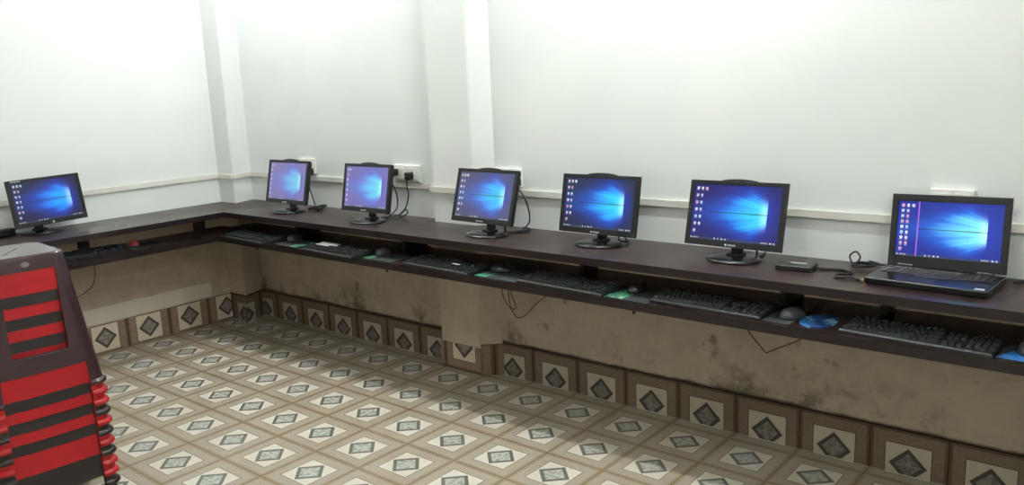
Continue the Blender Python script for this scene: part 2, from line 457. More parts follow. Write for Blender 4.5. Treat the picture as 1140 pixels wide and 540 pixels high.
# ------------------------------------------------------------------ monitors
MW, MH = .388, .242
SW, SH = .352, .204
def frame_bm(w, h, sw, sh, oz, d, bev=.003):
    bm = B(); t = (h/2)-(sh/2+oz); b = (h/2)+(oz-sh/2); s = (w-sw)/2
    for c, z in (((0, 0, h/2-t/2), (w, d, t)), ((0, 0, -h/2+b/2), (w, d, b)), ((-w/2+s/2, 0, oz), (s, d, sh)), ((w/2-s/2, 0, oz), (s, d, sh))):
        box(bm, c, z, .0008, 1)
    return bm
def build_monitor(label, arch=True):
    r = thing('monitor', label, 'monitor', (0, 0, 0), 0, 'flat monitors on the long desk')
    parts = {}
    parts['bezel'] = obj('bezel', frame_bm(MW, MH, SW, SH, .004, .016), M['bezel'], r)
    bm = B()
    box(bm, (0, .013, 0), (MW-.012, .014, MH-.010), .005, 3)
    box(bm, (0, .027, -.01), (MW*.62, .030, MH*.66), .012, 3)
    if arch:   # low curved hump of the rear shell above the bezel
        pts = [(.085*math.cos(a)*1.0, .0135*math.sin(a)) for a in [PI*k/20 for k in range(21)]]
        lo = [bm.verts.new((x, .008, MH/2-.004+z)) for x, z in pts]; hi = [bm.verts.new((x*.96, .034, MH/2-.006+z*.9)) for x, z in pts]
        bm.faces.new(lo); bm.faces.new(hi[::-1])
        for i in range(len(pts)): bm.faces.new((lo[i], lo[(i+1) % 21], hi[(i+1) % 21], hi[i]))
    parts['rear_shell'] = obj('rear_shell', bm, M['black'], r)
    parts['screen'] = link(bpy.data.objects.new('screen', None_mesh), r)
    bm = B()          # small maker's mark: square and a row of letter-like strokes
    if arch:
        box(bm, (-.020, -.0086, -MH/2+.0085), (.007, .0012, .007), .0005, 1)
        for i in range(5): box(bm, (-.008+i*.0062, -.0086, -MH/2+.0083), (.0036, .0012, .0046 if i % 2 else .0058), .0004, 1)
    else:
        lathe(bm, [(0, 0), (.005, 0), (.005, .001), (0, .001)], 20)
        bmesh.ops.transform(bm, matrix=Matrix.Translation((0, -.0082, -MH/2+.009)) @ Matrix.Rotation(PI/2, 4, 'X'), verts=bm.verts[:])
        b2 = B()
        for i in range(9): box(b2, (-MW/2+.022+i*.0058, -.0086, MH/2-.0075), (.0036, .0012, .004 if i % 2 else .005), .0003, 1)
        parts['lettering'] = obj('lettering', b2, M['print'], r)
    parts['logo'] = obj('logo', bm, M['print'], r)
    bm = B()
    for i in range(4): box(bm, (.10+i*.014, -.0086, -MH/2+.008), (.006, .0012, .0022), .0004, 1)
    parts['button'] = obj('button_row', bm, M['gloss'], r)
    # stand
    bm = B(); lathe(bm, [(0, 0), (.100, 0), (.1035, .003), (.101, .008), (.070, .0125), (.03, .015), (0, .015)], 48, 1, .84)
    b = obj('base', bm, M['gloss'], r, smooth=True); parts['base'] = b
    bm = B()
    box(bm, (0, .030, .062), (.042, .022, .096), .006, 3)
    box(bm, (0, .022, .016), (.056, .05, .012), .004, 2)
    box(bm, (0, .037, .112), (.06, .016, .05), .005, 2)
    parts['neck'] = obj('neck', bm, M['black'], r)
    return r, parts
None_mesh = bpy.data.meshes.new('blank')
def place_monitor(r, parts, B0, c, yaw, tilt, roll, mesh):
    """panel parts are tilted back about the panel centre; stand stays upright"""
    r.location = (B0[0], B0[1], ZD); r.rotation_euler = (0, 0, math.radians(yaw))
    inv = Matrix.Rotation(-math.radians(yaw), 4, 'Z')
    off = inv @ (Vector(c)-Vector((B0[0], B0[1], ZD)))
    rot = Matrix.Rotation(-math.radians(tilt), 4, 'X') @ Matrix.Rotation(-math.radians(roll), 4, 'Y')
    base = Matrix.Translation(off) @ rot
    for k in [q for q in parts if q not in ('base', 'neck')]:
        m = base.copy()
        if k == 'screen':
            m = base @ Matrix.Translation((0, -.005, .004)); parts[k].data = mesh
        parts[k].matrix_basis = m
NB_, PB_ = (.010, .012, .085), (.02, .16, .80)
MON = [
 # base xy, panel centre, yaw, tilt, roll, screen args, label
 ((-2.058, -.152), (-2.055, -.145, .920), -2.8, 12.7, .6, dict(base=(.16, .13, .42), mid=(.10, .26, .85), hot=(.10, .72, .98), washed=.30, icons=6, cols=1, seed=3, gain=.95, cross=False),
  'flat monitor with a pale lavender screen, the one nearest the corner of the desk'),
 ((-1.371, -.167), (-1.370, -.162, .924), -4.8, 11.4, 1.2, dict(base=(.13, .10, .42), mid=(.06, .28, .92), hot=(.10, .80, 1.0), washed=.24, icons=6, cols=1, seed=5, gain=1.0, cross=False),
  'flat monitor with a violet screen in front of the wall socket with dangling plugs'),
 ((-.581, -.157), (-.583, -.155, .926), -5.9, 15.9, .8, dict(base=(.045, .05, .13), mid=(.03, .20, .88), hot=(.02, .62, 1.0), washed=.10, icons=6, cols=2, seed=7, gain=1.0),
  'flat monitor with a greyish blue screen standing in front of the column'),
 ((-.021, -.100), (-.017, -.095, .917), -4.3, 11.2, .8, dict(base=(.010, .018, .060), mid=(.01, .17, .92), hot=(.03, .68, 1.0), icons=6, cols=2, seed=9, gain=1.0),
  'flat monitor with a dark navy screen, second to the left of the laptop'),
 ((.571, -.100), (.573, -.092, .918), -5.0, 13.6, 1.0, dict(base=(.012, .010, .15), mid=(.01, .19, .95), hot=(.04, .70, 1.0), icons=6, cols=2, seed=11, gain=1.0),
  'flat monitor with a deep blue screen, nearest to the open laptop'),
]
first = None; MONS = []
for i, (b0, c, yw, tl, rl, kw, lab) in enumerate(MON):
    me = screen_mesh('screen_picture', SW, SH, **kw)
    if first is None:
        r, pr_ = build_monitor(lab); first = (r, pr_)
    else:
        r = first[0].copy(); C.objects.link(r); pr_ = {}
        for k, ch in first[1].items():
            cc = ch.copy(); C.objects.link(cc); cc.parent = r; pr_[k] = cc
        r['label'] = lab
    place_monitor(r, pr_, b0, c, yw, tl, rl, me); MONS.append(r)
r, pr_ = build_monitor('flat monitor standing alone on the left wing of the desk', arch=False)
me = screen_mesh('screen_picture', SW, SH, base=(.010, .010, .045), mid=(.01, .12, .85), hot=(.02, .42, 1.0), icons=6, cols=2, seed=13, gain=.95)
place_monitor(r, pr_, (-2.743, -1.186), (-2.715, -1.152, .917), 101.2, 8.5, 0, me)
t = thing('power_strip', 'black box lying on the desk behind the foot of the left wing monitor', 'adapter', (-2.815, -1.37, ZD), math.radians(96))
bm = B(); box(bm, (0, 0, .019), (.15, .045, .036), .006, 3); obj('body', bm, M['black'], t)
for k in range(3):
    bm = B(); box(bm, (-.05+k*.045, -.0235, .02), (.022, .002, .02), .0008, 1)
    obj('socket_face', bm, M['gloss'], t)

# ------------------------------------------------------------------ keyboards
def key_block(rows, x0, x1, y0, dy, widths=None):
    return
def build_keyboard(label, group='keyboards on the pull-out shelf'):
    r = thing('keyboard', label, 'keyboard', (0, 0, 0), 0, group)
    W, D = .425, .150
    bm = B()
    prof = [(-D/2, 0), (-D/2, .010), (-D/2+.004, .014), (D/2-.02, .024), (D/2-.004, .024), (D/2, .020), (D/2, 0)]
    lo = [bm.verts.new((-W/2, y, z)) for y, z in prof]; hi = [bm.verts.new((W/2, y, z)) for y, z in prof]
    bm.faces.new(lo); bm.faces.new(hi[::-1])
    for i in range(len(prof)): bm.faces.new((lo[i], lo[(i+1) % len(prof)], hi[(i+1) % len(prof)], hi[i]))
    bmesh.ops.bevel(bm, geom=[e_ for e_ in bm.edges if abs(e_.verts[0].co.x-e_.verts[1].co.x) < .001], offset=.003, segments=2, affect='EDGES')
    obj('body', bm, M['kbody'], r)
    sl = math.atan2(.010, D-.024)
    def cap(bm, cx, cy, w, d=.0155):
        zb = .0138+(cy+D/2-.004)*math.tan(sl)
        x0, x1, y0, y1 = cx-w/2+.0012, cx+w/2-.0012, cy-d/2, cy+d/2
        i = .0022
        v = [bm.verts.new(p) for p in ((x0, y0, zb), (x1, y0, zb), (x1, y1, zb+.001), (x0, y1, zb+.001),
             (x0+i, y0+i*.6, zb+.0075), (x1-i, y0+i*.6, zb+.0075), (x1-i, y1-i, zb+.009), (x0+i, y1-i, zb+.009))]
        for f in ((4, 5, 6, 7), (0, 1, 5, 4), (1, 2, 6, 5), (2, 3, 7, 6), (3, 0, 4, 7)): bm.faces.new([v[q] for q in f])
    u = .0182
    bm = B(); ys = [-.057+.0182*k for k in range(5)]
    for k, row in enumerate([[1.3, 1.2, 1.2, 5.9, 1.2, 1.2, 1.2, 1.8], [2.3]+[1]*10+[2.7], [1.8]+[1]*11+[2.2], [1.5]+[1]*12+[1.5], [1]*13+[2]]):
        x = -W/2+.010
        for w in row: cap(bm, x+w*u/2, ys[k], w*u); x += w*u
    obj('letter_keys', bm, M['key'], r)
    bm = B(); x = -W/2+.010; y = .042
    for k in range(13): cap(bm, x+u/2+(0 if k == 0 else .010+((k-1)//4)*.008)+k*u, y, u)
    obj('function_keys', bm, M['key'], r)
    bm = B(); x0 = -W/2+.010+15*u+.008
    for k in (3, 4):
        for j in range(3): cap(bm, x0+u*(j+.5), ys[k], u)
    obj('navigation_keys', bm, M['key'], r); bm = B()
    for j in range(3): cap(bm, x0+u*(j+.5), ys[0], u)
    cap(bm, x0+u*1.5, ys[1], u)
    obj('arrow_keys', bm, M['key'], r)
    bm = B(); x0 += 3*u+.008
    for k in range(5):
        for j in range(4):
            if k == 0 and j == 1: continue
            if k in (0, 2) and j == 3: continue
            cap(bm, x0+u*(j+.5)-(u/2 if (k == 0 and j == 0) else 0)*0, ys[k], u)
    obj('number_keys', bm, M['key'], r)
    bm = B()
    for j in range(3): box(bm, (W/2-.06+j*.016, .055, .0242), (.005, .003, .001), .0003, 1)
    obj('indicator_light', bm, M['print'], r)
    return r
KB = [
 ((-2.135, -.345), -3, 'black keyboard on the shelf in the dark inner corner of the desk'),
 ((-1.408, -.345), -3, 'black keyboard with a patch of white keys, below the violet monitor'),
 ((-.690, -.315), -3, 'black keyboard on the shelf left of the column monitor with a small white mark'),
 ((-.020, -.312), -3, 'black keyboard on the shelf directly below the dark navy monitor'),
 ((.583, -.292), -2, 'black keyboard on the shelf directly below the deep blue monitor'),
 ((1.258, -.302), -3, 'black keyboard on the shelf below the open laptop'),
]
kb0 = build_keyboard(KB[0][2])
for i, ((x, y), yw, lab) in enumerate(KB):
    k = kb0 if i == 0 else copy_tree(kb0)
    k.location = (x, y, ZS+.001); k.rotation_euler = (0, 0, math.radians(yw)); k['label'] = lab
    if i == 1:
        bm = B()
        for (a, b, n_) in ((-.150, .022, 8), (-.145, .004, 8), (-.150, -.014, 6)):
            for j in range(n_): box(bm, (a+j*.0182, b, .0313+(b-.004)*.083), (.0135, .0125, .0016), .0004, 1)
        obj('white_key_labels', bm, M['white'], k)['label'] = 'white key caps'
    if i == 2:
        bm = B(); box(bm, (.085, -.018, .0285), (.045, .010, .0012), .0004, 1)
        obj('paper_label', bm, M['white'], k)['label'] = 'small white label'
k = copy_tree(kb0); k.location = (-2.560, -1.105, ZS+.001); k.rotation_euler = (0, 0, math.radians(90))
k['label'] = 'black keyboard on the shelf of the left wing below the turned monitor'

# ------------------------------------------------------------------ mice and mats
def mouse_mesh(w=.058, l=.102, h=.034):
    bm = B(); bmesh.ops.create_uvsphere(bm, u_segments=28, v_segments=18, radius=1)
    for v in bm.verts:
        x, y, z = v.co
        yy = y*l/2; k = 1-.14*max(0, y)
        zz = max(z, -.12)
        v.co = (x*w/2*k*(1-.06*math.cos(y*PI)), yy, (zz+.12)/1.12*h*(1-.22*y))
    return bm
def build_mouse(label, m, group='mice on the keyboard shelf'):
    r = thing('mouse', label, 'mouse', (0, 0, 0), 0, group)
    obj('shell', mouse_mesh(), m, r, smooth=True)
    bm = B(); lathe(bm, [(0, -.003), (.007, -.003), (.007, .003), (0, .003)], 20)
    bmesh.ops.transform(bm, matrix=Matrix.Translation((0, .028, .0245)) @ Matrix.Rotation(PI/2, 4, 'Y'), verts=bm.verts[:])
    obj('scroll_wheel', bm, M['black'], r)
    bm = B(); box(bm, (0, .040, .0175), (.0012, .018, .008)); obj('button_seam', bm, M['black'], r)
    bm = B(); tube(bm, [(0, .048, .008), (.0, .075, .004), (-.02, .11, .003), (-.03, .14, .004)], .0018, 6)
    obj('cord', bm, M['cable'], r)
    return r
MICE = [
 ((-1.885, -.255), 12, M['mouse'], 'grey mouse beside the keyboard in the dark inner corner'),
 ((-1.150, -.275), 8, M['mouse'], 'grey mouse right of the keyboard with white keys'),
 ((-.405, -.268), -60, M['mouseb'], 'glossy black mouse on the shelf below the column monitor'),
 ((.262, -.255), -12, M['mouseb'], 'black mouse beside the green printed mat below the dark navy monitor'),
 ((.868, -.285), -25, M['mouse'], 'grey mouse beside the blue oval mat'),
 ((1.540, -.275), -5, M['mouse'], 'grey mouse cut by the right edge, beside a blue mat'),
]
m0 = None
for i, ((x, y), yw, mm, lab) in enumerate(MICE):
    if m0 is None: m0 = build_mouse(lab, mm); r = m0
    elif mm is M['mouseb'] and i == 2: mb = build_mouse(lab, mm); r = mb
    elif mm is M['mouseb']: r = copy_tree(mb)
    else: r = copy_tree(m0)
    r['label'] = lab; r.location = (x, y, ZS+.0045); r.rotation_euler = (0, 0, math.radians(yw))
r = build_mouse('small mouse glowing pink red on the left wing shelf', M['mouser'])
r.location = (-2.585, -.800, ZS+.0045); r.rotation_euler = (0, 0, math.radians(95)); r.scale = (.85, .72, .85)

def build_pad(label, loc, rz, w, d, pr=None, prm=None, oval=False):
    r = thing('mouse_mat', label, 'mouse mat', (loc[0], loc[1], ZS+.0002), math.radians(rz), 'mouse mats on the shelf')
    bm = B()
    if oval: lathe(bm, [(0, 0), (1, 0), (1, .0035), (0, .0035)], 48, w/2, d/2)
    else: box(bm, (0, 0, .0018), (w, d, .0034), .0012, 2)
    obj('mat', bm, prm if oval else M['padgrey'], r)
    if pr:
        x0, x1, y0, y1 = pr
        bm = B(); prism(bm, [(x0, y0), (x1, y0), (x1*.9+x0*.1, y1), (x0*.7+x1*.3, y1)], .0033, .0040)
        obj('printed_picture', bm, prm, r)
    return r
build_pad('grey mouse mat with a green printed strip beside the corner keyboard', (-1.80, -.305), -3, .21, .150, (.035, .10, -.072, .07), M['padgreen'])
build_pad('grey mouse mat right of the keyboard with white keys', (-1.085, -.305), -3, .205, .150, (-.10, -.045, -.072, .0), M['padgreen'])
build_pad('grey mouse mat with a green printed corner beside the black glossy mouse', (-.355, -.300), -3, .225, .160, (-.112, -.045, -.079, .07), M['padgreen'])
build_pad('grey mouse mat with a green and white printed picture beside the black mouse', (.285, -.300), -3, .195, .165, (-.097, -.012, -.080, .078), M['padgreen'])
build_pad('plain dark mouse mat under the grey mouse left of the blue oval mat', (.845, -.285), -3, .095, .165)
build_pad('bright blue oval mouse mat on the shelf left of the laptop', (.952, -.278), -3, .108, .165, oval=True, prm=M['padblue'])
build_pad('blue printed mouse mat at the right edge of the shelf', (1.575, -.290), -3, .20, .17, (-.10, .08, -.083, .08), M['padblue'])
build_pad('dark mouse mat with a green rim under the glowing mouse', (-2.545, -.765), 90, .19, .15, (-.094, -.07, -.072, .04), M['padgreen'])

# ------------------------------------------------------------------ laptop
LW, LD = .352, .225
lap = thing('laptop', 'open black laptop, blue screen with a pink vertical line', 'laptop', (1.250, -.118, ZD), math.radians(-3.0))
bm = B(); box(bm, (0, 0, .0125), (LW, LD, .021), .005, 3); obj('base', bm, M['gloss'], lap)
bm = B()
for rr in range(5):
    for c_ in range(16):
        box(bm, (-.152+c_*.0202, .082-rr*.0195, .0242), (.0172, .0165, .0016), .0004, 1)
box(bm, (0, -.016, .0242), (.10, .0165, .0016), .0004, 1)
obj('keys', bm, M['gloss'], lap)
bm = B(); box(bm, (-.02, -.070, .0233), (.085, .048, .0008), .0003, 1); obj('touchpad', bm, M['black'], lap)
bm = B(); box(bm, (.150, -.092, .0234), (.026, .014, .0006), .0002, 1); obj('sticker', bm, M['sil'], lap)['label'] = 'small silver sticker'
for s_ in (-1, 1):
    bm = B(); lathe(bm, [(0, -.022), (.007, -.022), (.007, .022), (0, .022)], 20)
    bmesh.ops.transform(bm, matrix=Matrix.Translation((s_*.12, .106, .024)) @ Matrix.Rotation(PI/2, 4, 'Y'), verts=bm.verts[:])
    obj('hinge', bm, M['black'], lap, smooth=False)
LH = .238; LT = math.radians(10)
lidM = Matrix.Translation((0, .108, .024)) @ Matrix.Rotation(math.radians(-1.2), 4, 'Y') @ Matrix.Rotation(-LT, 4, 'X')
lw, lh = .312, .180
bm = frame_bm(LW, LH, lw, lh, .006, .006); bmesh.ops.translate(bm, vec=(0, -.003, LH/2), verts=bm.verts[:])
box(bm, (0, .002, LH/2), (LW, .005, LH), .002, 2)
lid = obj('lid', bm, M['bezel'], lap); lid.matrix_basis = lidM
me = screen_mesh('screen_picture', lw, lh, base=(.008, .022, .30), mid=(.01, .24, .98), hot=(.22, .88, 1.0), icons=8, cols=2, seed=17, gain=1.05, line=.205)
s_ = link(bpy.data.objects.new('screen', me), lid); s_.matrix_basis = Matrix.Translation((0, -.0012, LH/2+.006))
bm = B()
for i in range(4): box(bm, (-.010+i*.0065, -.0062, .0105), (.004, .0008, .004), .0003, 1)
obj('logo', bm, M['key'], lid)

# ------------------------------------------------------------------ small things on the worktop
t = thing('power_adapter', 'flat black adapter box with a pale label lying left of the laptop', 'adapter', (.818, -.130, ZD), math.radians(4))
bm = B(); box(bm, (0, 0, .0095), (.122, .085, .019), .004, 3); obj('body', bm, M['black'], t)
bm = B(); box(bm, (.004, .012, .0193), (.055, .013, .0006), .0002, 1); obj('label_plate', bm, M['sil'], t)['label'] = 'pale printed label'
z = ZD+.0035
bm = B(); tube(bm, [(.880, -.125, z+.006), (.905, -.100, z), (.955, -.085, z), (1.000, -.118, z), (.968, -.160, z+.002), (.975, -.195, z), (1.015, -.180, z+.003), (1.045, -.195, z), (1.058, -.200, z)], .0043, 8)
t = thing('charging_cable', 'thin black cable winding from the adapter to the laptop with a gold tip', 'cable', (0, 0, 0)); obj('cord', bm, M['cable'], t)
bm = B(); box(bm, (1.064, -.203, ZD+.006), (.018, .009, .009), .002, 2); obj('gold_tip', bm, M['gold'], t)
bm = B()
pts = []
for k in range(34):
    a = k*.62; pts.append((1.000+.036*math.cos(a)+.0006*k, -.020+.022*math.sin(a)+random.uniform(-.004, .004), ZD+.005+.006*abs(math.sin(a*.5+1))+k*.00035))
pts += [(1.04, .02, ZD+.012), (1.085, .030, ZD+.010), (1.2, .052, ZD+.006)]
tube(bm, pts, .0030, 6, 4)
tube(bm, [(.965, .000, ZD+.008), (.948, .020, ZD+.030), (.965, .030, ZD+.046), (.985, .015, ZD+.030), (.975, .0, ZD+.008)], .0030, 6, 5)
o = obj('bundled_cable', bm, M['cable']); tag(o, 'black cable bundled in loops on the desk between adapter and laptop', 'cable')
bm = B(); tube(bm, [(1.452, -.02, ZD+.008), (1.50, .01, ZD+.004), (1.56, .0, ZD+.012), (1.63, .02, ZD+.004), (1.75, .03, ZD+.004)], .0036, 8)
tube(bm, [(1.455, .015, ZD+.004), (1.52, .035, ZD+.012), (1.60, .03, ZD+.004), (1.75, .045, ZD+.004)], .003, 8)
o = obj('laptop_cables', bm, M['cable']); tag(o, 'black cables lying on the desk right of the laptop', 'cable')
bm = B(); box(bm, (0, 0, .006), (.045, .018, .011), .003, 2)
o = obj('cable_connector', bm, M['black']); o.location = (1.665, -.235, ZD); tag(o, 'small black connector on the desk at the right edge', 'connector')
bm = B(); tube(bm, [(1.687, -.235, ZD+.006), (1.75, -.23, ZD+.004), (1.9, -.1, ZD+.004)], .003, 8); obj('cord', bm, M['cable'], None).parent = None
c_ = bpy.data.objects['cord'] if False else C.objects[-1]; c_.parent = o; c_.matrix_parent_inverse = Matrix.Translation((-1.665, .235, -ZD))

# ------------------------------------------------------------------ wall sockets, plugs and leads
def board(label, x, z, w, y=YF):
    t = thing('switch_board', label, 'wall socket', (x, y, z), 0)
    bm = B(); box(bm, (0, -.009, 0), (w, .018, .085), .003, 2); obj('box', bm, M['white'], t)
    for k in range(2):
        bm = B(); box(bm, (-w/4+k*w/2, -.0195, 0), (w*.36, .003, .06), .001, 1); obj('socket', bm, M['white'], t)
        bm = B()
        for a, b in ((0, .012), (-.009, -.008), (.009, -.008)): box(bm, (-w/4+k*w/2+a, -.0212, b), (.005, .001, .005), .0004, 1)
        obj('socket_holes', bm, M['black'], t)
    return t
board('white wall socket above the trunking right of the violet monitor', -1.305, .975, .20)
board('white wall socket half hidden behind the lavender monitor', -2.140, .985, .14)
board('white wall socket half hidden behind the column monitor', -.625, .985, .16)
board('white wall socket behind the top edge of the laptop', 1.25, .985, .13)
def plug(label, p, cable, r=.0035):
    t = thing('plug', label, 'plug', p, 0)
    bm = B(); box(bm, (0, -.016, 0), (.042, .032, .036), .008, 3); box(bm, (0, -.030, -.012), (.018, .02, .022), .005, 2); obj('body', bm, M['cable'], t)
    bm = B(); tube(bm, [Vector(q)-Vector(p) for q in cable], r, 8); obj('lead', bm, M['cable'], t)
plug('black plug in the socket right of the violet monitor', (-1.262, YF-.024, .968), [(-1.262, .015, .945), (-1.25, .000, .93), (-1.262, .02, .87), (-1.30, .03, .80), (-1.335, .02, .765), (-1.30, -.01, .758), (-1.27, .01, .775), (-1.30, .03, .79), (-1.335, .01, .762), (-1.36, -.03, .757), (-1.37, -.08, .76)])
plug('black plug close to the right edge of the violet monitor', (-1.372, YF-.024, .982), [(-1.372, .015, .96), (-1.345, -.01, .93), (-1.322, -.005, .87), (-1.335, .0, .80), (-1.36, -.04, .758), (-1.36, -.07, .757)])
plug('black plug showing right of the lavender monitor', (-2.085, YF-.024, .958), [(-2.085, .015, .94), (-2.07, .0, .90), (-2.06, .02, .80), (-2.03, .01, .758), (-2.0, -.02, .757)])
plug('black plug showing right of the column monitor', (-.552, YF-.024, .968), [(-.552, .015, .945), (-.49, -.01, .93), (-.462, .0, .86), (-.475, .02, .79), (-.50, -.01, .757), (-.53, -.06, .757)])
# leads resting behind the monitor feet
def lead(label, pts, r=.0035, m='cable', name='monitor_cable', mon=None):
    bm = B(); tube(bm, pts, r, 8)
    if mon is not None:      # a lead fixed to its monitor is one of its parts
        bpy.context.view_layer.update()
        bmesh.ops.transform(bm, matrix=MONS[mon].matrix_world.inverted(), verts=bm.verts[:])
        return obj('cable', bm, M[m], MONS[mon])
    o = obj(name, bm, M[m]); tag(o, label, 'cable'); return o
lead('black lead lying on the desk right of the lavender monitor foot', [(-2.02, -.05, ZD+.004), (-1.98, .0, ZD+.016), (-1.95, .02, ZD+.02), (-1.925, -.01, ZD+.018), (-1.95, -.03, ZD+.004), (-1.99, -.02, ZD+.012), (-2.03, .02, ZD+.004)], .006, mon=0)
lead('black lead drooping beside the foot of the column monitor', [(-.585, -.085, .84), (-.55, -.07, .80), (-.53, -.08, ZD+.006), (-.50, -.05, ZD+.006), (-.46, .0, ZD+.01), (-.52, .03, ZD+.006)], .006, mon=2)
lead('black lead drooping beside the foot of the dark navy monitor', [(-.0, -.03, .83), (.035, -.035, .79), (.055, -.055, ZD+.016), (.075, -.02, ZD+.007), (.045, .01, ZD+.007), (.02, .045, ZD+.007)], .004, mon=3)
lead('black lead hanging behind the deep blue monitor foot', [(.625, -.03, .83), (.635, -.035, .79), (.64, -.05, ZD+.005), (.64, .0, ZD+.005), (.63, .05, ZD+.005)], .0035, mon=4)
# leads hanging below the shelf
z0 = ZS-.034
for lab, pts in (
  ('brown wire hanging under the left wing of the shelf', [(-2.58, -1.02, z0), (-2.60, -1.02, .50), (-2.62, -1.04, .44), (-2.68, -1.12, .38), (-2.75, -1.3, .33), (-2.80, -1.5, .34), (-2.80, -1.7, .45), (-2.80, -1.75, z0)]),
  ('brown V shaped wire under the shelf below the blue oval mat', [(.72, -.33, z0), (.745, -.33, .555), (.78, -.32, .512), (.795, -.32, .500), (.83, -.32, .520), (.90, -.32, .560), (.93, -.32, z0)]),
  ('longest brown wire looping under the shelf right of the column', [(-.56, -.06, z0), (-.56, -.05, .50), (-.555, -.05, .42), (-.53, -.05, .365), (-.50, -.05, .350), (-.455, -.05, .375), (-.40, -.05, .43), (-.33, -.05, .485), (-.27, -.05, .54), (-.25, -.05, z0)]),
  ('shorter brown wire hanging within the larger loop right of the column', [(-.60, -.05, z0), (-.607, -.04, .50), (-.60, -.04, .44), (-.57, -.04, .395), (-.535, -.04, .385), (-.525, -.04, .40), (-.55, -.04, .46), (-.56, -.04, .52), (-.545, -.04, z0)])):
    lead(lab, pts, .0022, 'browncable', 'hanging_wire')

# ------------------------------------------------------------------ stacked plastic stools
ST_H, STEP = .487, .0386
def half(t):          # half sizes of the flaring body at fraction t below the seat
    return .152+.042*t, .130+.062*t
def ringpt(t, s, off=0):
    """point on the rounded rectangle outline; s in [0,4): side + position"""
    hx, hy = half(t); hx -= off; hy -= off; return hx, hy
def outline(t, off=0, rc=.042, n=7):
    hx, hy = half(t); hx -= off; hy -= off; rc = rc-off*.5
    pts = []
    for cx, cy, a0 in ((hx-rc, hy-rc, 0), (-hx+rc, hy-rc, PI/2), (-hx+rc, -hy+rc, PI), (hx-rc, -hy+rc, 1.5*PI)):
        for k in range(n+1):
            a = a0+PI/2*k/n; pts.append((cx+rc*math.cos(a), cy+rc*math.sin(a)))
    return pts
TH = .0024
def seat_bm():
    bm = B(); N = None; rings = []
    prof = [(.104, 0), (.09, 0), (.035, 0), (.012, 0), (.003, 0)]
    loops = []
    # outer skin: apron bottom -> shoulder -> top
    for t, off, z in ((.104, 0, None), (.05, 0, None), (.022, 0, None), (.010, .001, None), (.002, .005, ST_H-.0018), (0, .011, ST_H), (0, .03, ST_H-.001), (0, .09, ST_H-.0025)):
        zz = ST_H*(1-t) if z is None else z
        loops.append([bm.verts.new((x, y, zz)) for x, y in outline(t, off)])
    n = len(loops[0])
    for A, Bb in zip(loops, loops[1:]):
        for k in range(n): bm.faces.new((A[k], A[(k+1) % n], Bb[(k+1) % n], Bb[k]))
    bm.faces.new(loops[-1])
    inn = []
    for t, off in ((.104, TH), (.02, TH), (.012, .012)):
        inn.append([bm.verts.new((x, y, ST_H*(1-t)-(0 if t > .015 else 0))) for x, y in outline(t, off)])
    for A, Bb in zip(inn, inn[1:]):
        for k in range(n): bm.faces.new((A[k], Bb[k], Bb[(k+1) % n], A[(k+1) % n]))
    bm.faces.new(inn[-1][::-1])
    for k in range(n): bm.faces.new((loops[0][k], inn[0][k], inn[0][(k+1) % n], loops[0][(k+1) % n]))
    return bm
def patch(bm, path_of_t, ts, th=TH):
    """thin moulded wall: path_of_t(t)-> list of (x,y) ; thickness inwards"""
    out = []; inn = []
    for t in ts:
        P = path_of_t(t, 0); Q = path_of_t(t, th); z = ST_H*(1-t)
        out.append([bm.verts.new((x, y, z)) for x, y in P]); inn.append([bm.verts.new((x, y, z)) for x, y in Q])
    m = len(out[0])
    for i in range(len(ts)-1):
        for k in range(m-1):
            bm.faces.new((out[i][k], out[i][k+1], out[i+1][k+1], out[i+1][k]))
            bm.faces.new((inn[i][k], inn[i+1][k], inn[i+1][k+1], inn[i][k+1]))
        for k in (0, m-1): bm.faces.new((out[i][k], out[i+1][k], inn[i+1][k], inn[i][k]))
    for i in (0, len(ts)-1):
        for k in range(m-1): bm.faces.new((out[i][k], out[i][k+1], inn[i][k+1], inn[i][k]))
def edge_in(t):       # half width of the window/opening
    return .088 if t < .815 else .134+.004*(t-.815)/.185
def leg_bm(sx, sy):
    bm = B(); ts = [.103, .2, .4, .6, .70, .80, .8149, .8151, .9, .965]
    def path(t, off, fl=0):
        hx, hy = half(t); hx += fl-off; hy += fl-off; rc = .042-off*.5; n = 8
        e_ = edge_in(t); ex = e_*hx/hy*.98+.012; ey = e_
        pts = [(hx, ey), (hx, (ey+hy-rc)/2)]
        pts += [(hx-rc+rc*math.cos(a), hy-rc+rc*math.sin(a)) for a in [PI/2*k/n for k in range(n+1)]]
        pts += [((ex+hx-rc)/2, hy), (ex, hy)]
        return [(sx*x, sy*y) for x, y in pts]
    patch(bm, path, ts)
    # foot rim: rolled lip
    for t0, t1, fl in ((.962, 1.0, .0065),):
        prof = [(.960, .0), (.968, .005), (.978, .0075), (.990, .0075), (1.0, .0045)]
        out = []
        for t, f in prof:
            out.append([bm.verts.new((x, y, ST_H*(1-t))) for x, y in path(t, 0, f)])
        inn = [[bm.verts.new((x, y, ST_H*(1-t))) for x, y in path(t, TH, 0)] for t in (.960, 1.0)]
        m = len(out[0])
        for A, Bb in zip(out, out[1:]):
            for k in range(m-1): bm.faces.new((A[k], A[k+1], Bb[k+1], Bb[k]))
        for k in range(m-1):
            bm.faces.new((out[-1][k], out[-1][k+1], inn[1][k+1], inn[1][k])); bm.faces.new((inn[0][k], inn[1][k], inn[1][k+1], inn[0][k+1]))
    return bm
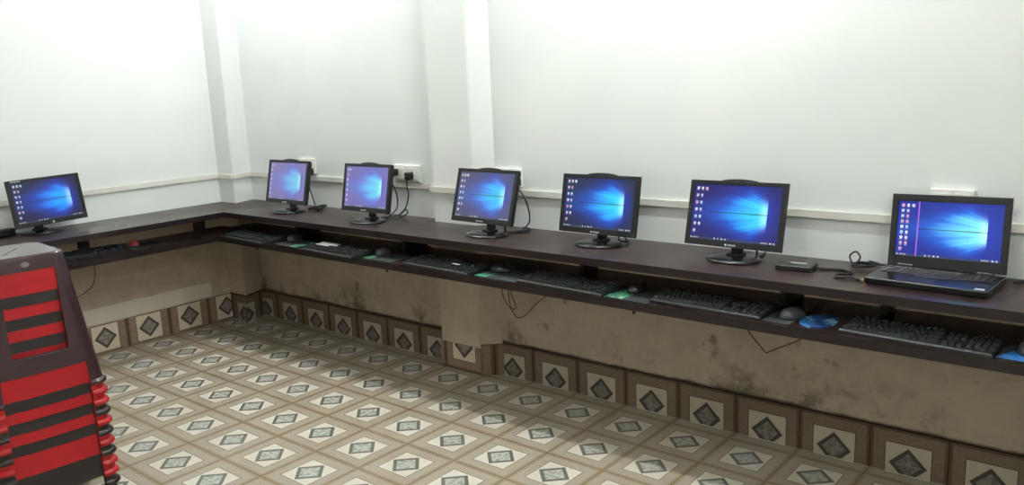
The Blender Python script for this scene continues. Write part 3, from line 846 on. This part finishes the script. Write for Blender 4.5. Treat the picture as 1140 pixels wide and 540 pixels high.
def bar_bm(side):
    bm = B()
    def path(t, off):
        hx, hy = half(t); hx -= off; hy -= off; e_ = edge_in(.6)
        if side in (0, 2):
            s = 1 if side == 0 else -1; return [(s*hx, y) for y in (-e_-.001, -e_/2, 0, e_/2, e_+.001)]
        s = 1 if side == 1 else -1; ex = e_*hx/hy*.98+.014
        return [(x, s*hy) for x in (-ex, -ex/2, 0, ex/2, ex)]
    patch(bm, path, [.685, .70, .75, .80, .818])
    # raised rib along the bar
    hx, hy = half(.70); z = ST_H*(1-.70)
    e_ = .088
    if side in (0, 2):
        s = 1 if side == 0 else -1; box(bm, (s*(hx+.0006), 0, z), (.0022, 2*e_, .004), .0008, 1)
    else:
        s = 1 if side == 1 else -1; box(bm, (0, s*(hy+.0006), z), (2*e_+.03, .0022, .004), .0008, 1)
    return bm
SEAT = None
def build_stool(m, label):
    r = thing('plastic_stool', label, 'stool', (0, 0, 0), 0, 'plastic stools nested in one stack')
    obj('seat', seat_bm(), m, r)
    for sx in (1, -1):
        for sy in (1, -1): obj('leg', leg_bm(sx, sy), m, r)
    for s in range(4): obj('crossbar', bar_bm(s), m, r)
    for ch in r.children:
        for p in ch.data.polygons: p.use_smooth = True
        if ch.data: 
            try: ch.data.set_sharp_from_angle(angle=math.radians(38))
            except Exception: pass
    return r
order = ['maroon', 'red', 'red', 'blk', 'red', 'blk', 'red', 'blk', 'red', 'red', 'blk', 'blk']
ordn = ['topmost', 'second', 'third', 'fourth', 'fifth', 'sixth', 'seventh', 'eighth', 'ninth', 'tenth', 'eleventh', 'lowest']
colw = dict(maroon='dark maroon', red='red', blk='charcoal')
proto = {}
nz = len(order)
for i, k in enumerate(order):
    lab = '%s plastic stool, %s from the top of the stack' % (colw[k], ordn[i])
    if i == 0: lab = 'dark maroon plastic stool with a shiny seat on top of the stack'
    if i == nz-1: lab = 'charcoal plastic stool at the bottom of the stack, standing on the floor'
    if k not in proto: proto[k] = build_stool(M[k], lab); s = proto[k]
    else: s = copy_tree(proto[k])
    s['label'] = lab
    s.location = (-1.289, -1.842, .001+(nz-1-i)*STEP+.010)
    if i == nz-1: s.location.z = .0015
    s.rotation_euler = (0, 0, math.radians(-4.9))
    if i == 0:
        bm = B(); lathe(bm, [(0, 0), (.011, 0), (.011, .0012), (0, .0012)], 24, 1.2, .8)
        hx, hy = half(.055)
        bmesh.ops.transform(bm, matrix=Matrix.Translation((hx, 0, ST_H*(1-.058))) @ Matrix.Rotation(PI/2, 4, 'Y') @ Matrix.Rotation(PI/2, 4, 'Z'), verts=bm.verts[:])
        obj('emblem', bm, mat('worn_emblem', srgb(120, 112, 110), .4), s)['label'] = 'small worn oval emblem'

# ------------------------------------------------------------------ lights: fluorescent battens
def batten(label, c, L, power, rz=0, drop=0):
    t = thing('tube_light', label, 'light', c, rz)
    bm = B(); box(bm, (0, 0, 0), (L+.06, .05, .04), .004, 2); obj('batten', bm, M['white'], t)
    bm = B(); tube(bm, [(-L/2, 0, -.040), (0, 0, -.040), (L/2, 0, -.040)], .013, 16, 2)
    m = M['tubeglow'].copy(); m.node_tree.nodes['Principled BSDF'].inputs['Emission Strength'].default_value = power
    obj('tube', bm, m, t, smooth=True)
    if ZC-c[2] > .1:
        for s in (-1, 1):
            bm = B(); h = ZC-c[2]-.001; box(bm, (s*L*.35, 0, h/2), (.012, .012, h)); obj('hanger_rod', bm, M['white'], t)
    for s in (-1, 1):
        bm = B(); box(bm, (s*(L/2+.012), 0, -.035), (.02, .034, .045), .003, 2); obj('lamp_holder', bm, M['white'], t)
PW = 1.0
batten('fluorescent tube light on the ceiling above the middle monitors, over the frame', (.25, -.42, 2.81), 1.2, 275*PW)
batten('fluorescent tube light on the ceiling above the corner monitors, over the frame', (-1.90, -.42, 2.81), 1.2, 180*PW)
batten('added fluorescent fill light on the ceiling behind the camera', (.6, -2.6, 2.81), 1.2, 95*PW)  # unseen lamp added to fill the lower walls and stool fronts
batten('added fluorescent fill light on the ceiling at the far right, outside the frame', (2.9, -1.9, 2.81), 1.2, 160*PW, PI/2)  # unseen lamp added as fill from the right

w = bpy.data.worlds.new('World'); sc.world = w; w.use_nodes = True
w.node_tree.nodes['Background'].inputs[0].default_value = (.8, .85, .9, 1); w.node_tree.nodes['Background'].inputs[1].default_value = .05

# ------------------------------------------------------------------ camera
yaw, pitch, roll = .6969, -.196, -.0419
ca, sa, cb, sb = math.cos(yaw), math.sin(yaw), math.cos(pitch), math.sin(pitch)
fwd = Vector((-sa*cb, ca*cb, sb)); rt = Vector((ca, sa, 0)); up = rt.cross(fwd)
r2 = math.cos(roll)*rt+math.sin(roll)*up; u2 = -math.sin(roll)*rt+math.cos(roll)*up
cam = bpy.data.cameras.new('camera'); co = bpy.data.objects.new('camera', cam); C.objects.link(co)
mw = Matrix.Identity(4)
for i in range(3): mw[i][0] = r2[i]; mw[i][1] = u2[i]; mw[i][2] = -fwd[i]
mw[0][3], mw[1][3], mw[2][3] = 2.1619*.86, -3.3688*.86, 1.6755*.86
co.matrix_world = mw
cam.sensor_fit = 'HORIZONTAL'; cam.sensor_width = 36; cam.lens = 925.5664*36/1140
cam.clip_start = .05; cam.clip_end = 50
sc.camera = co
sc.view_settings.view_transform = 'Standard'; sc.view_settings.look = 'None'
sc.view_settings.exposure = 0; sc.view_settings.gamma = 1; sc.view_settings.use_curve_mapping = False
